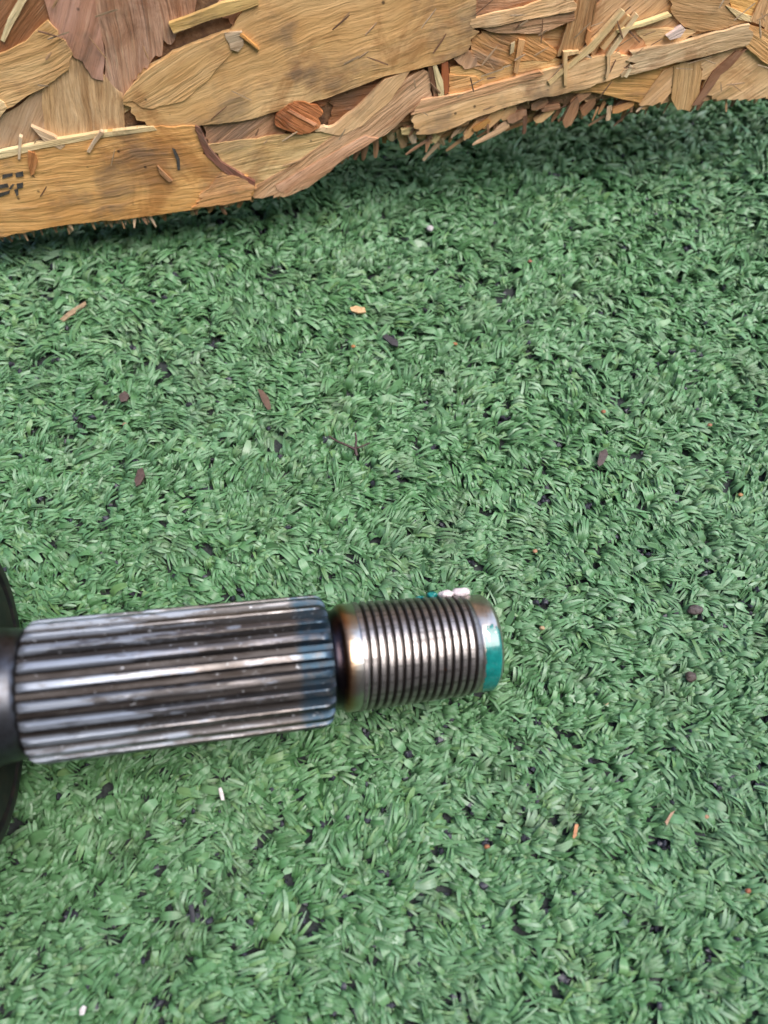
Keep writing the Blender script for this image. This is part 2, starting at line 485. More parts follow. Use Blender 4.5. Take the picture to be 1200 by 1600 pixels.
def build_grass():
    step = 2.1
    gx, gy = np.meshgrid(np.arange(-150, 165, step), np.arange(-140, 165, step * 0.9))
    gx = gx + (np.arange(gx.shape[0]) % 2)[:, None] * step / 2
    tx = gx.ravel() + rng.normal(0, 0.6, gx.size)
    ty = gy.ravel() + rng.normal(0, 0.6, gx.size)
    keep = lattice_noise(tx, ty, 5.0, 3) > 0.10
    tx, ty = tx[keep], ty[keep]
    nt = len(tx)
    flow = math.radians(14) + (lattice_noise(tx, ty, 26, 5) - 0.5) * 2.0 + (lattice_noise(tx, ty, 9, 6) - 0.5) * 1.8
    flow += np.where(rng.random(nt) < 0.30, math.pi, 0.0)
    # ribbons: three per tuft, each frayed into a fan of fibres lying side by side
    RIB = 3
    rx = np.repeat(tx, RIB) + rng.normal(0, 0.6, nt * RIB)
    ry = np.repeat(ty, RIB) + rng.normal(0, 0.6, nt * RIB)
    ra = np.repeat(flow, RIB) + rng.normal(0, 0.50, nt * RIB)
    rh = np.clip(rng.normal(2.5, 0.8, nt * RIB), 0.8, 5.2)
    rl = np.clip(rng.normal(3.7, 1.2, nt * RIB), 1.6, 7.5)
    rt = np.clip(rng.beta(2.0, 2.2, nt * RIB) * 0.85 + np.repeat(lattice_noise(tx, ty, 14, 8), RIB) * 0.25, 0, 1)
    rroll = rng.normal(0, 0.24, nt * RIB)
    nf = rng.choice([1, 2, 3, 4, 5], nt * RIB, p=[.22, .22, .24, .20, .12])
    idx = np.repeat(np.arange(nt * RIB), nf)
    k = np.concatenate([np.arange(n) - (n - 1) / 2 for n in nf])
    nb = len(idx)
    w = rng.uniform(0.34, 0.78, nb) * np.where(nf[idx] == 1, rng.uniform(1.0, 3.2, nb), 1.0)
    fan = rng.normal(0.07, 0.07, nt * RIB)
    a = ra[idx] + k * fan[idx] + rng.normal(0, 0.05, nb)
    px = rx[idx] - np.sin(a) * k * w * 0.9
    py = ry[idx] + np.cos(a) * k * w * 0.9
    h = rh[idx] + rng.normal(0, 0.22, nb)
    L = rl[idx] * rng.uniform(0.72, 1.12, nb)
    roll = rroll[idx] + rng.normal(0, 0.22, nb)
    tint = np.clip(rt[idx] + rng.normal(0, 0.09, nb), 0, 1)
    pale = rng.random(nb) < 0.04
    tint = np.where(pale, 1.0, tint)
    curl = rng.normal(0, 0.32, nt * RIB)[idx] + rng.normal(0, 0.15, nb)
    droop = rng.uniform(-0.2, 2.2, nt * RIB)[idx] + rng.normal(0, 0.2, nb)
    tw = rng.normal(0, 0.45, nt * RIB)[idx] + rng.normal(0, 0.2, nb)
    # far-right ruck: taller, wilder blades
    wild = np.exp(-(((px - 122) / 14.0) ** 2 + ((py - 95) / 40.0) ** 2))
    a = a + wild * rng.normal(0, 1.3, nb); h = h + wild * 2.5; droop = droop - wild * 1.5
    NS = 5
    ts = np.array([0.0, 0.22, 0.48, 0.76, 1.0])
    prof_x = np.array([0.0, 0.10, 0.40, 0.74, 1.0])
    prof_w = np.array([0.75, 1.0, 1.05, 1.0, 0.55])
    verts = np.zeros((nb, NS, 2, 3)); tcol = np.zeros((nb, NS, 2, 4))
    zb = ground_h(px, py)
    for i in range(NS):
        ang = a + curl * ts[i]
        u = ts[i]
        rise = 1 - (1 - min(u / 0.45, 1.0)) ** 2
        cx = px + np.cos(a + curl * ts[i] * 0.5) * L * prof_x[i]
        cy = py + np.sin(a + curl * ts[i] * 0.5) * L * prof_x[i]
        cz = h * rise - droop * max(0.0, (u - 0.42) / 0.58) ** 1.5
        cz = np.maximum(cz, 0.2) + zb
        rr = roll + tw * u
        for j, sgn in enumerate((-0.5, 0.5)):
            ww = w * prof_w[i] * sgn
            verts[:, i, j, 0] = cx - np.sin(ang) * np.cos(rr) * ww
            verts[:, i, j, 1] = cy + np.cos(ang) * np.cos(rr) * ww
            verts[:, i, j, 2] = cz + np.sin(rr) * ww
            tcol[:, i, j, 0] = tint; tcol[:, i, j, 1] = u; tcol[:, i, j, 2] = j; tcol[:, i, j, 3] = 1
    ok = np.ones(nb, bool)
    for (bx, by, br) in BALD:
        p = on_z(bx, by, 2.5)
        br2 = br * 0.42
        d = np.min((verts[:, :, :, 0] - p.x) ** 2 + (((verts[:, :, :, 1] - p.y)) * 1.5) ** 2, axis=(1, 2))
        ok &= d > br2 * br2
    # nothing grows through the shaft
    c0, c1 = shaft_pt(-4), shaft_pt(92)
    ax = np.array(c1 - c0); ln = np.linalg.norm(ax); ax /= ln
    rel = verts.reshape(nb, -1, 3) - np.array(c0)
    along = rel @ ax
    rad = np.linalg.norm(rel - along[..., None] * ax, axis=-1)
    ok &= ~((rad < 11.0) & (along > 0) & (along < ln)).any(axis=1)
    verts, tcol = verts[ok], tcol[ok]
    nb = len(verts)
    V = (verts.reshape(-1, 3) * S).astype(np.float32)
    base = (np.arange(nb) * NS * 2)[:, None, None]
    q = np.array([[2 * i, 2 * i + 1, 2 * i + 3, 2 * i + 2] for i in range(NS - 1)])[None]
    F = (base + q).reshape(-1, 4)
    me = bpy.data.meshes.new('artificial_grass')
    me.vertices.add(len(V)); me.vertices.foreach_set('co', V.ravel())
    me.loops.add(F.size); me.loops.foreach_set('vertex_index', F.ravel().astype(np.int32))
    me.polygons.add(len(F)); me.polygons.foreach_set('loop_start', (np.arange(len(F)) * 4).astype(np.int32))
    me.polygons.foreach_set('use_smooth', np.ones(len(F), bool))
    at = me.attributes.new('tint', 'FLOAT_COLOR', 'POINT')
    at.data.foreach_set('color', tcol.reshape(-1).astype(np.float32))
    me.update(); me.validate()
    o = link('artificial_grass', me, M['grass'])
    tag(o, 'flattened green artificial grass covering the ground', 'grass', None, 'stuff')

def build_granules():
    t = (1 + 5 ** 0.5) / 2
    ico = np.array([(-1, t, 0), (1, t, 0), (-1, -t, 0), (1, -t, 0), (0, -1, t), (0, 1, t), (0, -1, -t), (0, 1, -t), (t, 0, -1), (t, 0, 1), (-t, 0, -1), (-t, 0, 1)]) / 1.9
    fc = [(0, 11, 5), (0, 5, 1), (0, 1, 7), (0, 7, 10), (0, 10, 11), (1, 5, 9), (5, 11, 4), (11, 10, 2), (10, 7, 6), (7, 1, 8), (3, 9, 4), (3, 4, 2), (3, 2, 6), (3, 6, 8), (3, 8, 9), (4, 9, 5), (2, 4, 11), (6, 2, 10), (8, 6, 7), (9, 8, 1)]
    P = []
    for (bx, by, br) in BALD:
        p = on_z(bx, by, 2.0)
        for i in range(int(4 + br * 1.6)):
            P.append((p.x + rnd.gauss(0, br * 0.38), p.y + rnd.gauss(0, br * 0.30), rnd.uniform(1.0, 2.4), rnd.uniform(0.35, 0.8)))
    for i in range(4500):
        P.append((rnd.uniform(-130, 145), rnd.uniform(-125, 140), rnd.uniform(0.4, 2.2), rnd.uniform(0.35, 0.85)))
    n = len(P); P = np.array(P)
    V = ico[None] * rng.uniform(0.65, 1.3, (n, 12, 1)) * P[:, 3][:, None, None] * rng.uniform(0.6, 1.5, (n, 1, 3))
    V[:, :, :2] += P[:, None, :2]; V[:, :, 2] += P[:, 2][:, None] + ground_h(P[:, 0], P[:, 1])[:, None]
    F = (np.array(fc)[None] + (np.arange(n) * 12)[:, None, None]).reshape(-1, 3)
    me = mesh('rubber_granules', V.reshape(-1, 3).tolist(), F.tolist(), True, 40)
    o = link('rubber_granules', me, M['rubber'])
    tag(o, 'black rubber infill granules showing between the grass blades', 'granules', None, 'stuff')

# ------------------------------------------------------------------ the shaft
P1 = cam_pt(40, 1082, 140.0)        # axis at the left end of the splines
P2 = cam_pt(505, 1031, 152.0)       # axis at the right end of the splines
SX = (P2 - P1).normalized()
view = (CAM - P2).normalized()
SY = view.cross(SX).normalized()    # up in the picture
SZ = SX.cross(SY)                   # towards the camera
SL = (P2 - P1).length
def shaft_pt(x):
    return P1 + SX * x

def lathe(prof, n=72, cap=True):
    v, f = [], []
    for (x, r) in prof:
        for i in range(n):
            a = 2 * math.pi * i / n
            v.append((x, r * math.cos(a), r * math.sin(a)))
    for j in range(len(prof) - 1):
        for i in range(n):
            f.append((j * n + i, (j + 1) * n + i, (j + 1) * n + (i + 1) % n, j * n + (i + 1) % n))
    if cap:
        f.append(tuple(range(n))); f.append(tuple(reversed(range((len(prof) - 1) * n, len(prof) * n))))
    return v, [tuple(reversed(q)) for q in f] if False else f

def build_shaft():
    root = empty('drive_shaft', P1 * S)
    root.rotation_mode = 'QUATERNION'
    root.rotation_quaternion = Matrix((SX, SY, SZ)).transposed().to_quaternion()
    tag(root, 'steel drive shaft end with splines, thread and teal paint lying over the grass', 'drive shaft')
    # splined section
    NT_ = 23
    TP = [(0.0, 0.0), (0.16, 0.02), (0.31, 0.88), (0.36, 0.98), (0.50, 1.0), (0.64, 0.98), (0.69, 0.88), (0.84, 0.02)]
    per = len(TP)
    n = NT_ * per
    X0, SE = 1.1, SL + 0.6
    xs = [X0 - 0.2, X0, X0 + 0.25, X0 + 0.6, X0 + 1.0, X0 + 1.5, X0 + 2.2, X0 + 3.0]
    xs += [X0 + 3 + (SE - X0 - 6.0) * i / 50 for i in range(1, 51)] + [SE - 2.4, SE - 1.8, SE - 1.3, SE - 0.9, SE - 0.5, SE - 0.2, SE]
    v, f = [], []
    wob = [rnd.uniform(-0.04, 0.04) for _ in range(NT_)]
    for x in xs:
        lim = 13.0
        if x < X0 + 2.2: lim = 11.2 + 1.8 * math.sqrt(max(0.0, 1 - ((X0 + 2.2 - x) / 2.45) ** 2))
        e = SE - x
        if e < 2.6: lim = min(lim, 11.15 + 1.85 * math.sqrt(max(0.0, 1 - ((2.6 - e) / 2.7) ** 2)))
        for i in range(n):
            ph, t = TP[i % per]
            tooth = i // per
            rr = 11.3 + 1.68 * t + wob[tooth] * t
            # worn, nicked crests
            nk = mnoise.noise(Vector((x * 0.35, tooth * 3.7, 1.3)))
            if t > 0.6 and nk > 0.3: rr -= (nk - 0.3) * 0.4
            if x < X0 + 2.4 or e < 2.8: rr = min(rr, lim)
            a = 2 * math.pi * (tooth + ph) / NT_
            v.append((x, rr * math.cos(a), rr * math.sin(a)))
    for j in range(len(xs) - 1):
        for i in range(n):
            f.append((j * n + i, j * n + (i + 1) % n, (j + 1) * n + (i + 1) % n, (j + 1) * n + i))
    f.append(tuple(reversed(range(n)))); f.append(tuple(range((len(xs) - 1) * n, len(xs) * n)))
    f = [tuple(reversed(q)) for q in f]
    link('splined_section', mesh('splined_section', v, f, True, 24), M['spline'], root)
    # shoulder, left of the splines
    sh = [(0.95, 9.5), (0.9, 10.6), (0.5, 11.3), (-0.3, 11.7), (-2.0, 11.9), (-4.0, 12.2), (-5.6, 12.9), (-6.6, 14.2), (-7.2, 16.0), (-7.4, 17.5)]
    vv, ff = lathe(sh, 72, False)
    link('shoulder', mesh('shoulder', vv, ff, True, 50), M['shoulder'], root)
    # bell housing
    hs = [(-7.25, 12.5), (-7.0, 17.5), (-6.5, 22.5), (-6.4, 23.6), (-7.1, 24.1), (-7.1, 24.9), (-6.3, 25.4), (-6.1, 27.0), (-6.6, 27.8), (-7.6, 28.3), (-10, 29.5), (-14, 32.5), (-20, 35.5), (-30, 36.5), (-58, 36.5), (-64, 33), (-66, 20)]
    vv, ff = lathe(hs, 96, False)
    link('joint_housing', mesh('joint_housing', vv, ff, True, 50), M['iron'], root)
    # relief groove and heat-tinted collar
    nk = [(SL + 0.55, 11.0), (SL + 0.75, 10.2), (SL + 1.0, 9.8), (SL + 1.5, 9.6), (SL + 2.3, 9.6), (SL + 2.9, 9.9), (SL + 3.2, 10.3), (SL + 3.5, 10.5), (SL + 4.0, 10.6), (SL + 7.0, 10.55), (SL + 7.3, 10.3)]
    vv, ff = lathe(nk, 96, False)
    link('relief_collar', mesh('relief_collar', vv, ff, True, 50), M['neck'], root)
    # thread (a true helix)
    n, pitch, x0, x1 = 84, 1.62, SL + 6.2, SL + 29.9
    turns = int((x1 - x0) / pitch) + 2
    PF = [(0.0, 0.0), (0.12, 0.0), (0.33, 1.0), (0.79, 1.0)]
    v, f = [], []
    NS_ = turns * n
    for q in range(NS_ + 1):
        a = -2 * math.pi * q / n
        for ph, t in PF:
            x = x0 - pitch + pitch * (q / n + ph)
            xc = min(max(x, x0), x1)
            fade = max(0.0, min(1.0, (x1 - xc) / 1.4, (xc - x0) / 1.0 + 0.2))
            rr = 10.75 - 0.55 * (xc - x0) / (x1 - x0) - 0.80 * (1 - t) * fade - (1 - min(1, (x1 - xc) / 1.0)) * 0.4
            rr += 0.035 * mnoise.noise(Vector((xc * 1.2, math.cos(a) * 5, math.sin(a) * 5))) * t
            v.append((xc, rr * math.cos(a), rr * math.sin(a)))
    m4 = len(PF)
    for q in range(NS_):
        for k_ in range(m4 - 1):
            f.append((q * m4 + k_, q * m4 + k_ + 1, (q + 1) * m4 + k_ + 1, (q + 1) * m4 + k_))
        if q + n + 1 <= NS_:
            f.append((q * m4 + m4 - 1, (q + n) * m4, (q + n + 1) * m4, (q + 1) * m4 + m4 - 1))
    link('threaded_section', mesh('threaded_section', v, f, True, 28), M['thread'], root)
    # plain tip with chamfer and end face
    tp = [(x1 - 0.1, 9.5), (x1 + 0.15, 9.75), (x1 + 0.5, 9.9), (x1 + 3.5, 9.9), (x1 + 3.7, 9.8), (x1 + 4.6, 9.0), (x1 + 4.7, 8.7), (x1 + 4.7, 4.0), (x1 + 4.3, 2.2), (x1 + 2.7, 0.4)]
    vv, ff = lathe(tp, 96, True)
    tip = link('shaft_tip', mesh('shaft_tip', vv, ff, True, 50), M['tip'], root)
    # teal paint daubed round the front of the tip
    def prof_r(x):
        for (xa, ra), (xb, rb) in zip(tp, tp[1:]):
            if xa <= x <= xb: return ra + (rb - ra) * (x - xa) / (xb - xa)
        return tp[-1][1]
    na, nx = 90, 22
    g = {}
    v, f = [], []
    for j in range(nx + 1):
        x = x1 + 0.45 + 3.5 * j / nx
        for i in range(na + 1):
            a = math.radians(66 + 134 * i / na)
            r = prof_r(x) + 0.07
            g[j, i] = len(v); v.append((x, r * math.cos(a), r * math.sin(a)))
    for j in range(nx):
        for i in range(na):
            s, t = (j + 0.5) / nx, (i + 0.5) / na
            e = 0.13 * mnoise.noise(Vector((s * 3, t * 9, 2.0))) + 0.06 * mnoise.noise(Vector((s * 9, t * 30, 7.0)))
            if t + e < 0.10 or t + e > 0.95: continue
            if s + e < 0.02 + max(0.0, (t - 0.62)) * 1.9: continue
            f.append((g[j, i], g[j + 1, i], g[j + 1, i + 1], g[j, i + 1]))
    used = sorted({a for q in f for a in q}); re = {a: i for i, a in enumerate(used)}
    link('paint_mark', mesh('paint_mark', [v[a] for a in used], [tuple(re[a] for a in q) for q in f]), M['paint'], tip)
    # dried sealant lumps and paint crumbs on the far side of the thread end
    def blob(name, x, ang, r, sx, sy, sz, mat, seed):
        bm = bmesh.new()
        bmesh.ops.create_icosphere(bm, subdivisions=3, radius=1.0)
        ca, sa = math.cos(math.radians(ang)), math.sin(math.radians(ang))
        vs = []
        for q in bm.verts:
            k = 1 + 0.28 * mnoise.noise(q.co * 1.6 + Vector((seed, 0, 0))) + 0.1 * mnoise.noise(q.co * 4 + Vector((0, seed, 0)))
            c = q.co * k
            lx, lr, lt = c.x * sx, c.y * sy, c.z * sz
            vs.append((x + lx, (r + lr) * ca - lt * sa, (r + lr) * sa + lt * ca))
        fs = [tuple(q.index for q in p.verts) for p in bm.faces]
        bm.free()
        return link(name, mesh(name, vs, fs), mat, root)
    blob('sealant_lump', x1 - 0.3, 4, 10.6, 2.0, 1.0, 1.6, M['lump'], 1.0)
    blob('sealant_lump', x1 - 3.4, 5, 10.6, 1.6, 0.85, 1.4, M['lump'], 2.0)
    blob('paint_crumb', x1 - 6.4, 4, 10.7, 1.2, 0.7, 1.2, M['paint'], 3.0)
    blob('paint_crumb', x1 - 9.0, 2, 10.4, 0.9, 0.4, 0.8, M['paint'], 4.0)
build_shaft()
build_grass()
build_granules()

# ------------------------------------------------------------------ the strand board, standing behind
BZ, BZR = 16.0, 30.0
bl, br_ = on_z(0, 352, BZ), on_z(1200, 140, BZR)
E1 = (br_ - bl).normalized()
LEAN = math.radians(14)
outward = E1.cross(Vector((0, 0, 1))).normalized()          # towards the viewer
E2 = (outward.cross(E1) * (1 if outward.cross(E1).z > 0 else -1) * math.cos(LEAN) - outward * math.sin(LEAN)).normalized()
EN = E1.cross(E2).normalized()
if EN.dot(outward) < 0: EN = -EN
def plane_ab(px, py):
    d = ray(px, py)
    t = (bl - CAM).dot(EN) / d.dot(EN)
    r = CAM + d * t - bl
    return (r.dot(E1), r.dot(E2))
def bpt(a, b, h):
    return E1 * a + E2 * b + EN * h

board = empty('strand_board', bl * S)
tag(board, 'rough oriented strand board with splintered lower edge behind the grass', 'wooden board')

TAN, PALE, ORANGE, PINK = (.52, .33, .155), (.62, .44, .23), (.52, .28, .095), (.48, .29, .17)
BROWN, DARK, GREY, RED = (.23, .115, .05), (.06, .03, .018), (.38, .28, .17), (.28, .10, .04)

def jagged(poly, step, amp, ang=None):
    out = []
    n = len(poly)
    g = Vector((math.cos(ang), math.sin(ang))) if ang is not None else None
    ph = rnd.uniform(0, 99)
    for i in range(n):
        a, b = Vector(poly[i]), Vector(poly[(i + 1) % n])
        d = b - a
        if d.length < 1e-6: continue
        cross = 1.0 if g is None else abs(d.normalized().x * g.y - d.normalized().y * g.x)
        m = max(1, int(d.length / (step * (1.0 if cross > 0.5 else 1.6))))
        pn = Vector((-d.y, d.x)).normalized()
        for j in range(m):
            q = a + d * (j / m)
            if j:
                if g is not None and cross > 0.5:
                    q = q + g * rnd.choice((-1, 1)) * abs(rnd.gauss(0, amp * 2.2))
                else:
                    q = q + pn * (amp * 1.6 * mnoise.noise(Vector((q.x * .25, q.y * .25, ph))) + rnd.gauss(0, amp * 0.18))
            out.append((q.x, q.y))
    return out

def inside(x, y, poly):
    c = False
    j = len(poly) - 1
    for i in range(len(poly)):
        xi, yi = poly[i]; xj, yj = poly[j]
        if (yi > y) != (yj > y) and x < (xj - xi) * (y - yi) / (yj - yi) + xi: c = not c
        j = i
    return c

NSTR = [0]
def strand(poly_ab, ang, level, colour, name='strand', thick=1.3, tilt=(0, 0), curl=0.0, step=0.9, amp=0.24, mat='wood', label=None, gap=None, grain=None):
    """an irregular flake of wood: outline in board coordinates (mm), grain angle in radians"""
    NSTR[0] += 1
    seed = NSTR[0] * 3.17
    ext = min(max(p[0] for p in poly_ab) - min(p[0] for p in poly_ab), max(p[1] for p in poly_ab) - min(p[1] for p in poly_ab))
    per = sum((Vector(poly_ab[i]) - Vector(poly_ab[i - 1])).length for i in range(len(poly_ab)))
    ar0 = abs(sum(poly_ab[i - 1][0] * poly_ab[i][1] - poly_ab[i][0] * poly_ab[i - 1][1] for i in range(len(poly_ab)))) / 2
    amp = min(amp, 0.03 * ar0 / per * 4)        # narrow slivers keep clean edges
    poly = jagged(poly_ab, step, amp, ang)
    xs = [p[0] for p in poly]; ys = [p[1] for p in poly]
    cx, cy = sum(xs) / len(xs), sum(ys) / len(ys)
    area = abs(sum(poly[i - 1][0] * poly[i][1] - poly[i][0] * poly[i - 1][1] for i in range(len(poly)))) / 2
    g = gap or min(3.0, max(1.0, math.sqrt(area) / 9))
    pts = []
    y = min(ys) + g / 2
    while y < max(ys):
        x = min(xs) + g / 2
        while x < max(xs):
            q = (x + rnd.uniform(-.25, .25) * g, y + rnd.uniform(-.25, .25) * g)
            if inside(*q, poly): pts.append(q)
            x += g
        y += g
    n = len(poly)
    allp = [Vector(p) for p in poly + pts]
    vo, eo, fo, ov, _, _ = delaunay_2d_cdt(allp, [], [list(range(n))], 1, 1e-4)
    ca, sa = math.cos(ang), math.sin(ang)
    h0 = 0.6 + level * 0.21
    if tilt == (0, 0): tilt = (rnd.uniform(-.003, .003), rnd.uniform(-.008, .008))
    def hh(x, y):
        u = (x - cx) * ca + (y - cy) * sa; w = -(x - cx) * sa + (y - cy) * ca
        return (h0 + tilt[0] * u + tilt[1] * w + curl * w * w + 0.06 * mnoise.noise(Vector((u * 0.05, w * 0.22, seed)))
                + 0.12 * mnoise.noise(Vector((u * 0.10, w * 0.6, seed + 9))))
    V, UV = [], []
    for p in vo:
        V.append(bpt(p.x, p.y, hh(p.x, p.y)))
        UV.append(((p.x - cx) * ca + (p.y - cy) * sa, -(p.x - cx) * sa + (p.y - cy) * ca))
    F = [tuple(q) for q in fo]
    # orient towards the viewer, find the rim, drop a skirt
    if F:
        q = F[0]
        if (V[q[1]] - V[q[0]]).cross(V[q[2]] - V[q[0]]).dot(EN) < 0: F = [tuple(reversed(q)) for q in F]
    edges = {}
    for q in F:
        for i in range(len(q)):
            edges[(q[i], q[(i + 1) % len(q)])] = 1
    rim = [e for e in edges if (e[1], e[0]) not in edges]
    low, shr = {}, 0.12
    for e in rim:
        for i in e:
            if i not in low:
                low[i] = len(V)
                p = vo[i]
                V.append(bpt(p.x, p.y, hh(p.x, p.y) - thick)); UV.append(UV[i])
    for a, b in rim: F.append((b, a, low[a], low[b]))
    me = mesh(name, V, F, True, 40)
    ul = me.uv_layers.new(name='grain')
    li = np.zeros(len(me.loops), np.int32); me.loops.foreach_get('vertex_index', li)
    ul.data.foreach_set('uv', np.array(UV, np.float32)[li].ravel())
    o = link(name, me, M[mat], board)
    j = rnd.uniform(0.90, 1.10)
    g_ = grain if grain is not None else rnd.uniform(0.35, 0.8)
    o.color = (min(colour[0] * j * 1.62, .85), min(colour[1] * j * 1.58, .72), colour[2] * j * 1.72, g_)
    if label: o['label'] = label
    return o

def px_strand(poly_px, dir_px, level, colour, **kw):
    """outline read off the board's face; dir_px = grain direction in the same view"""
    ab = [plane_ab(*p) for p in poly_px]
    cx = sum(p[0] for p in poly_px) / len(poly_px); cy = sum(p[1] for p in poly_px) / len(poly_px)
    q0 = plane_ab(cx, cy)
    q1 = plane_ab(cx + 10 * math.cos(math.radians(dir_px)), cy - 10 * math.sin(math.radians(dir_px)))
    return strand(ab, math.atan2(q1[1] - q0[1], q1[0] - q0[0]), level, colour, **kw)

# lower edge of the face, along the board
EDGE = [(-160, 392), (0, 362), (40, 356), (80, 347), (140, 341), (200, 334), (260, 326), (300, 320), (360, 312), (400, 302), (440, 300), (480, 286), (510, 264),
        (540, 240), (590, 216), (640, 204), (700, 203), (760, 190), (800, 182), (860, 172), (900, 166), (960, 160), (1010, 158), (1050, 162), (1090, 155), (1150, 150),
        (1200, 146), (1360, 112)]
EDGE_AB = [plane_ab(*p) for p in EDGE]
def edge_b(a):
    for (a0, b0), (a1, b1) in zip(EDGE_AB, EDGE_AB[1:]):
        if a0 <= a <= a1: return b0 + (b1 - b0) * (a - a0) / (a1 - a0)
    return EDGE_AB[0][1] if a < EDGE_AB[0][0] else EDGE_AB[-1][1]
A0, A1, BTOP = EDGE_AB[0][0], EDGE_AB[-1][0], 150.0

def build_core():
    v, f = [], []
    na = 240
    rows = [(0.2, 1.2), (0.0, 0.5), (-2.5, 0.2), (-5.0, 0.5), (-8.0, 0.9), (-11.0, 1.6)]
    def add(a, b, h): v.append(bpt(a, b, h)); return len(v) - 1
    grid = []
    for i in range(na + 1):
        a = A0 + (A1 - A0) * i / na
        e = edge_b(a) + 0.6
        line = [add(a, BTOP, -11.0), add(a, BTOP, 0.2), add(a, e + 12, 0.2)]
        for k, (h, ins) in enumerate(rows):
            jn = 0.9 * mnoise.noise(Vector((a * 0.6, h * 0.7, 3))) + 0.7 * mnoise.noise(Vector((a * 2.1, h * 1.3, 8)))
            line.append(add(a, e + ins + jn, h + (0.5 * mnoise.noise(Vector((a, h, 1))) if 0 < k < 5 else 0)))
        grid.append(line)
    m = len(grid[0])
    for i in range(na):
        for k in range(m - 1):
            f.append((grid[i][k], grid[i + 1][k], grid[i + 1][k + 1], grid[i][k + 1]))
        f.append((grid[i][m - 1], grid[i + 1][m - 1], grid[i + 1][0], grid[i][0]))
    f.append(tuple(grid[0])); f.append(tuple(reversed(grid[na])))
    me = mesh('board_core', v, f, True, 40)
    bm = bmesh.new(); bm.from_mesh(me); bmesh.ops.recalc_face_normals(bm, faces=bm.faces); bm.to_mesh(me); bm.free()
    link('board_core', me, M['core'], board)
build_core()

def build_rear_blocker():
    # added block behind the board, keeps light out of the gap beneath it
    v, f = [], []
    n = 60
    sec = [(-42.0, BTOP - 6), (-42.0, None), (-70.0, None), (-70.0, BTOP - 6)]
    for i in range(n + 1):
        a = A0 + 4 + (A1 - A0 - 8) * i / n
        for k, (h, b) in enumerate(sec):
            p = bpt(a, b if b is not None else 0.0, h)
            if b is None: p.z = -BZ + 0.3 + 0.25 * mnoise.noise(Vector((a * .2, h, 0)))
            v.append(p)
    for i in range(n):
        for k in range(4):
            f.append((4 * i + k, 4 * i + (k + 1) % 4, 4 * i + 4 + (k + 1) % 4, 4 * i + 4 + k))
    f.append((3, 2, 1, 0)); f.append(tuple(4 * n + k for k in range(4)))
    link('rear_blocker', mesh('rear_blocker', v, f, True, 30), M['core'], board)
build_rear_blocker()

# strands seen in the picture, lowest first
T = px_strand
# --- left
T([(-30, -40), (72, -40), (80, 30), (55, 58), (0, 84), (-30, 95)], 60, 1, BROWN)
T([(60, -40), (150, -40), (152, 22), (163, 70), (162, 122), (150, 120), (112, 78), (80, 30)], 75, 3, (.36, .21, .14))
T([(128, -40), (320, -40), (300, 30), (262, 66), (216, 112), (193, 148), (163, 122), (165, 70), (152, 20)], 100, 2, (.42, .27, .175), grain=1.0)
T([(66, 132), (112, 78), (150, 112), (192, 142), (196, 205), (170, 214), (72, 216)], 95, 1.5, (.45, .32, .165), grain=1.0)
T([(-30, 205), (0, 182), (72, 132), (80, 160), (78, 214), (-30, 245)], 70, 0.6, GREY)
T([(-30, 92), (0, 80), (40, 62), (76, 27), (92, 44), (112, 74), (108, 104), (70, 132), (12, 165), (-30, 190)], 24, 4.5, (.50, .34, .15))
T([(-20, 146), (8, 154), (13, 163), (-4, 184), (-20, 188)], 20, 5.6, PALE)
T([(2, 58), (14, 24), (34, -12), (46, -8), (24, 30), (8, 62)], 60, 3.2, (.66, .50, .26), curl=-0.02)
# --- the big flakes
T([(192, 150), (230, 105), (270, 76), (310, 60), (360, 42), (400, -30), (738, -40), (742, 18), (734, 62), (728, 74), (694, 90), (640, 104), (600, 113),
   (545, 134), (500, 150), (442, 166), (372, 184), (330, 188), (262, 196), (230, 190), (205, 170)], 20, 6, (.49, .33, .145), label='broad tan strand at the top of the board', grain=0.28)
T([(192, 148), (222, 112), (262, 84), (300, 63), (358, 42), (366, 70), (330, 112), (290, 150), (240, 164)], 33, 7.0, (.49, .33, .145), tilt=(0.006, 0.0), grain=0.5)
T([(264, 30), (300, 17), (346, -2), (402, -12), (404, 0), (372, 12), (330, 24), (272, 46)], 18, 8.4, (.42, .31, .12), tilt=(0, .02))
T([(316, 192), (372, 182), (444, 165), (470, 172), (440, 210), (326, 224)], 38, 2.2, (.43, .27, .16))
T([(322, 222), (380, 214), (440, 206), (556, 197), (590, 190), (596, 206), (540, 236), (480, 274), (402, 300), (396, 282), (350, 250)], 14, 4.2, (.54, .37, .175))
T([(398, 304), (392, 288), (440, 262), (500, 222), (520, 206), (556, 186), (590, 160), (618, 128), (660, 104), (676, 106), (670, 136), (676, 152), (640, 170), (602, 205),
   (566, 222), (540, 240), (508, 268), (480, 288), (446, 302)], 36, 4.9, (.47, .31, .175), label='long pinkish strand curving down to the edge', grain=0.9)
T([(480, 198), (520, 192), (560, 160), (600, 118), (640, 104), (610, 150), (566, 190), (530, 206)], 40, 5.6, (.52, .36, .20))
T([(430, 284), (500, 244), (570, 206), (590, 210), (540, 240), (480, 284), (446, 296)], 33, 5.9, (.44, .27, .16))
T([(-30, 242), (0, 232), (70, 216), (150, 203), (215, 193), (252, 190), (306, 190), (318, 214), (330, 238), (348, 256), (392, 274), (396, 296), (388, 306), (340, 312), (300, 321),
   (200, 335), (140, 341), (80, 348), (40, 357), (0, 364), (-30, 372)], 8, 7.0, (.49, .295, .105), label='long orange strand along the lower left edge')
T([(-30, 236), (0, 230), (70, 214), (150, 201), (240, 190), (246, 196), (150, 209), (70, 223), (0, 241), (-30, 248)], 9, 8.0, (.60, .45, .24))
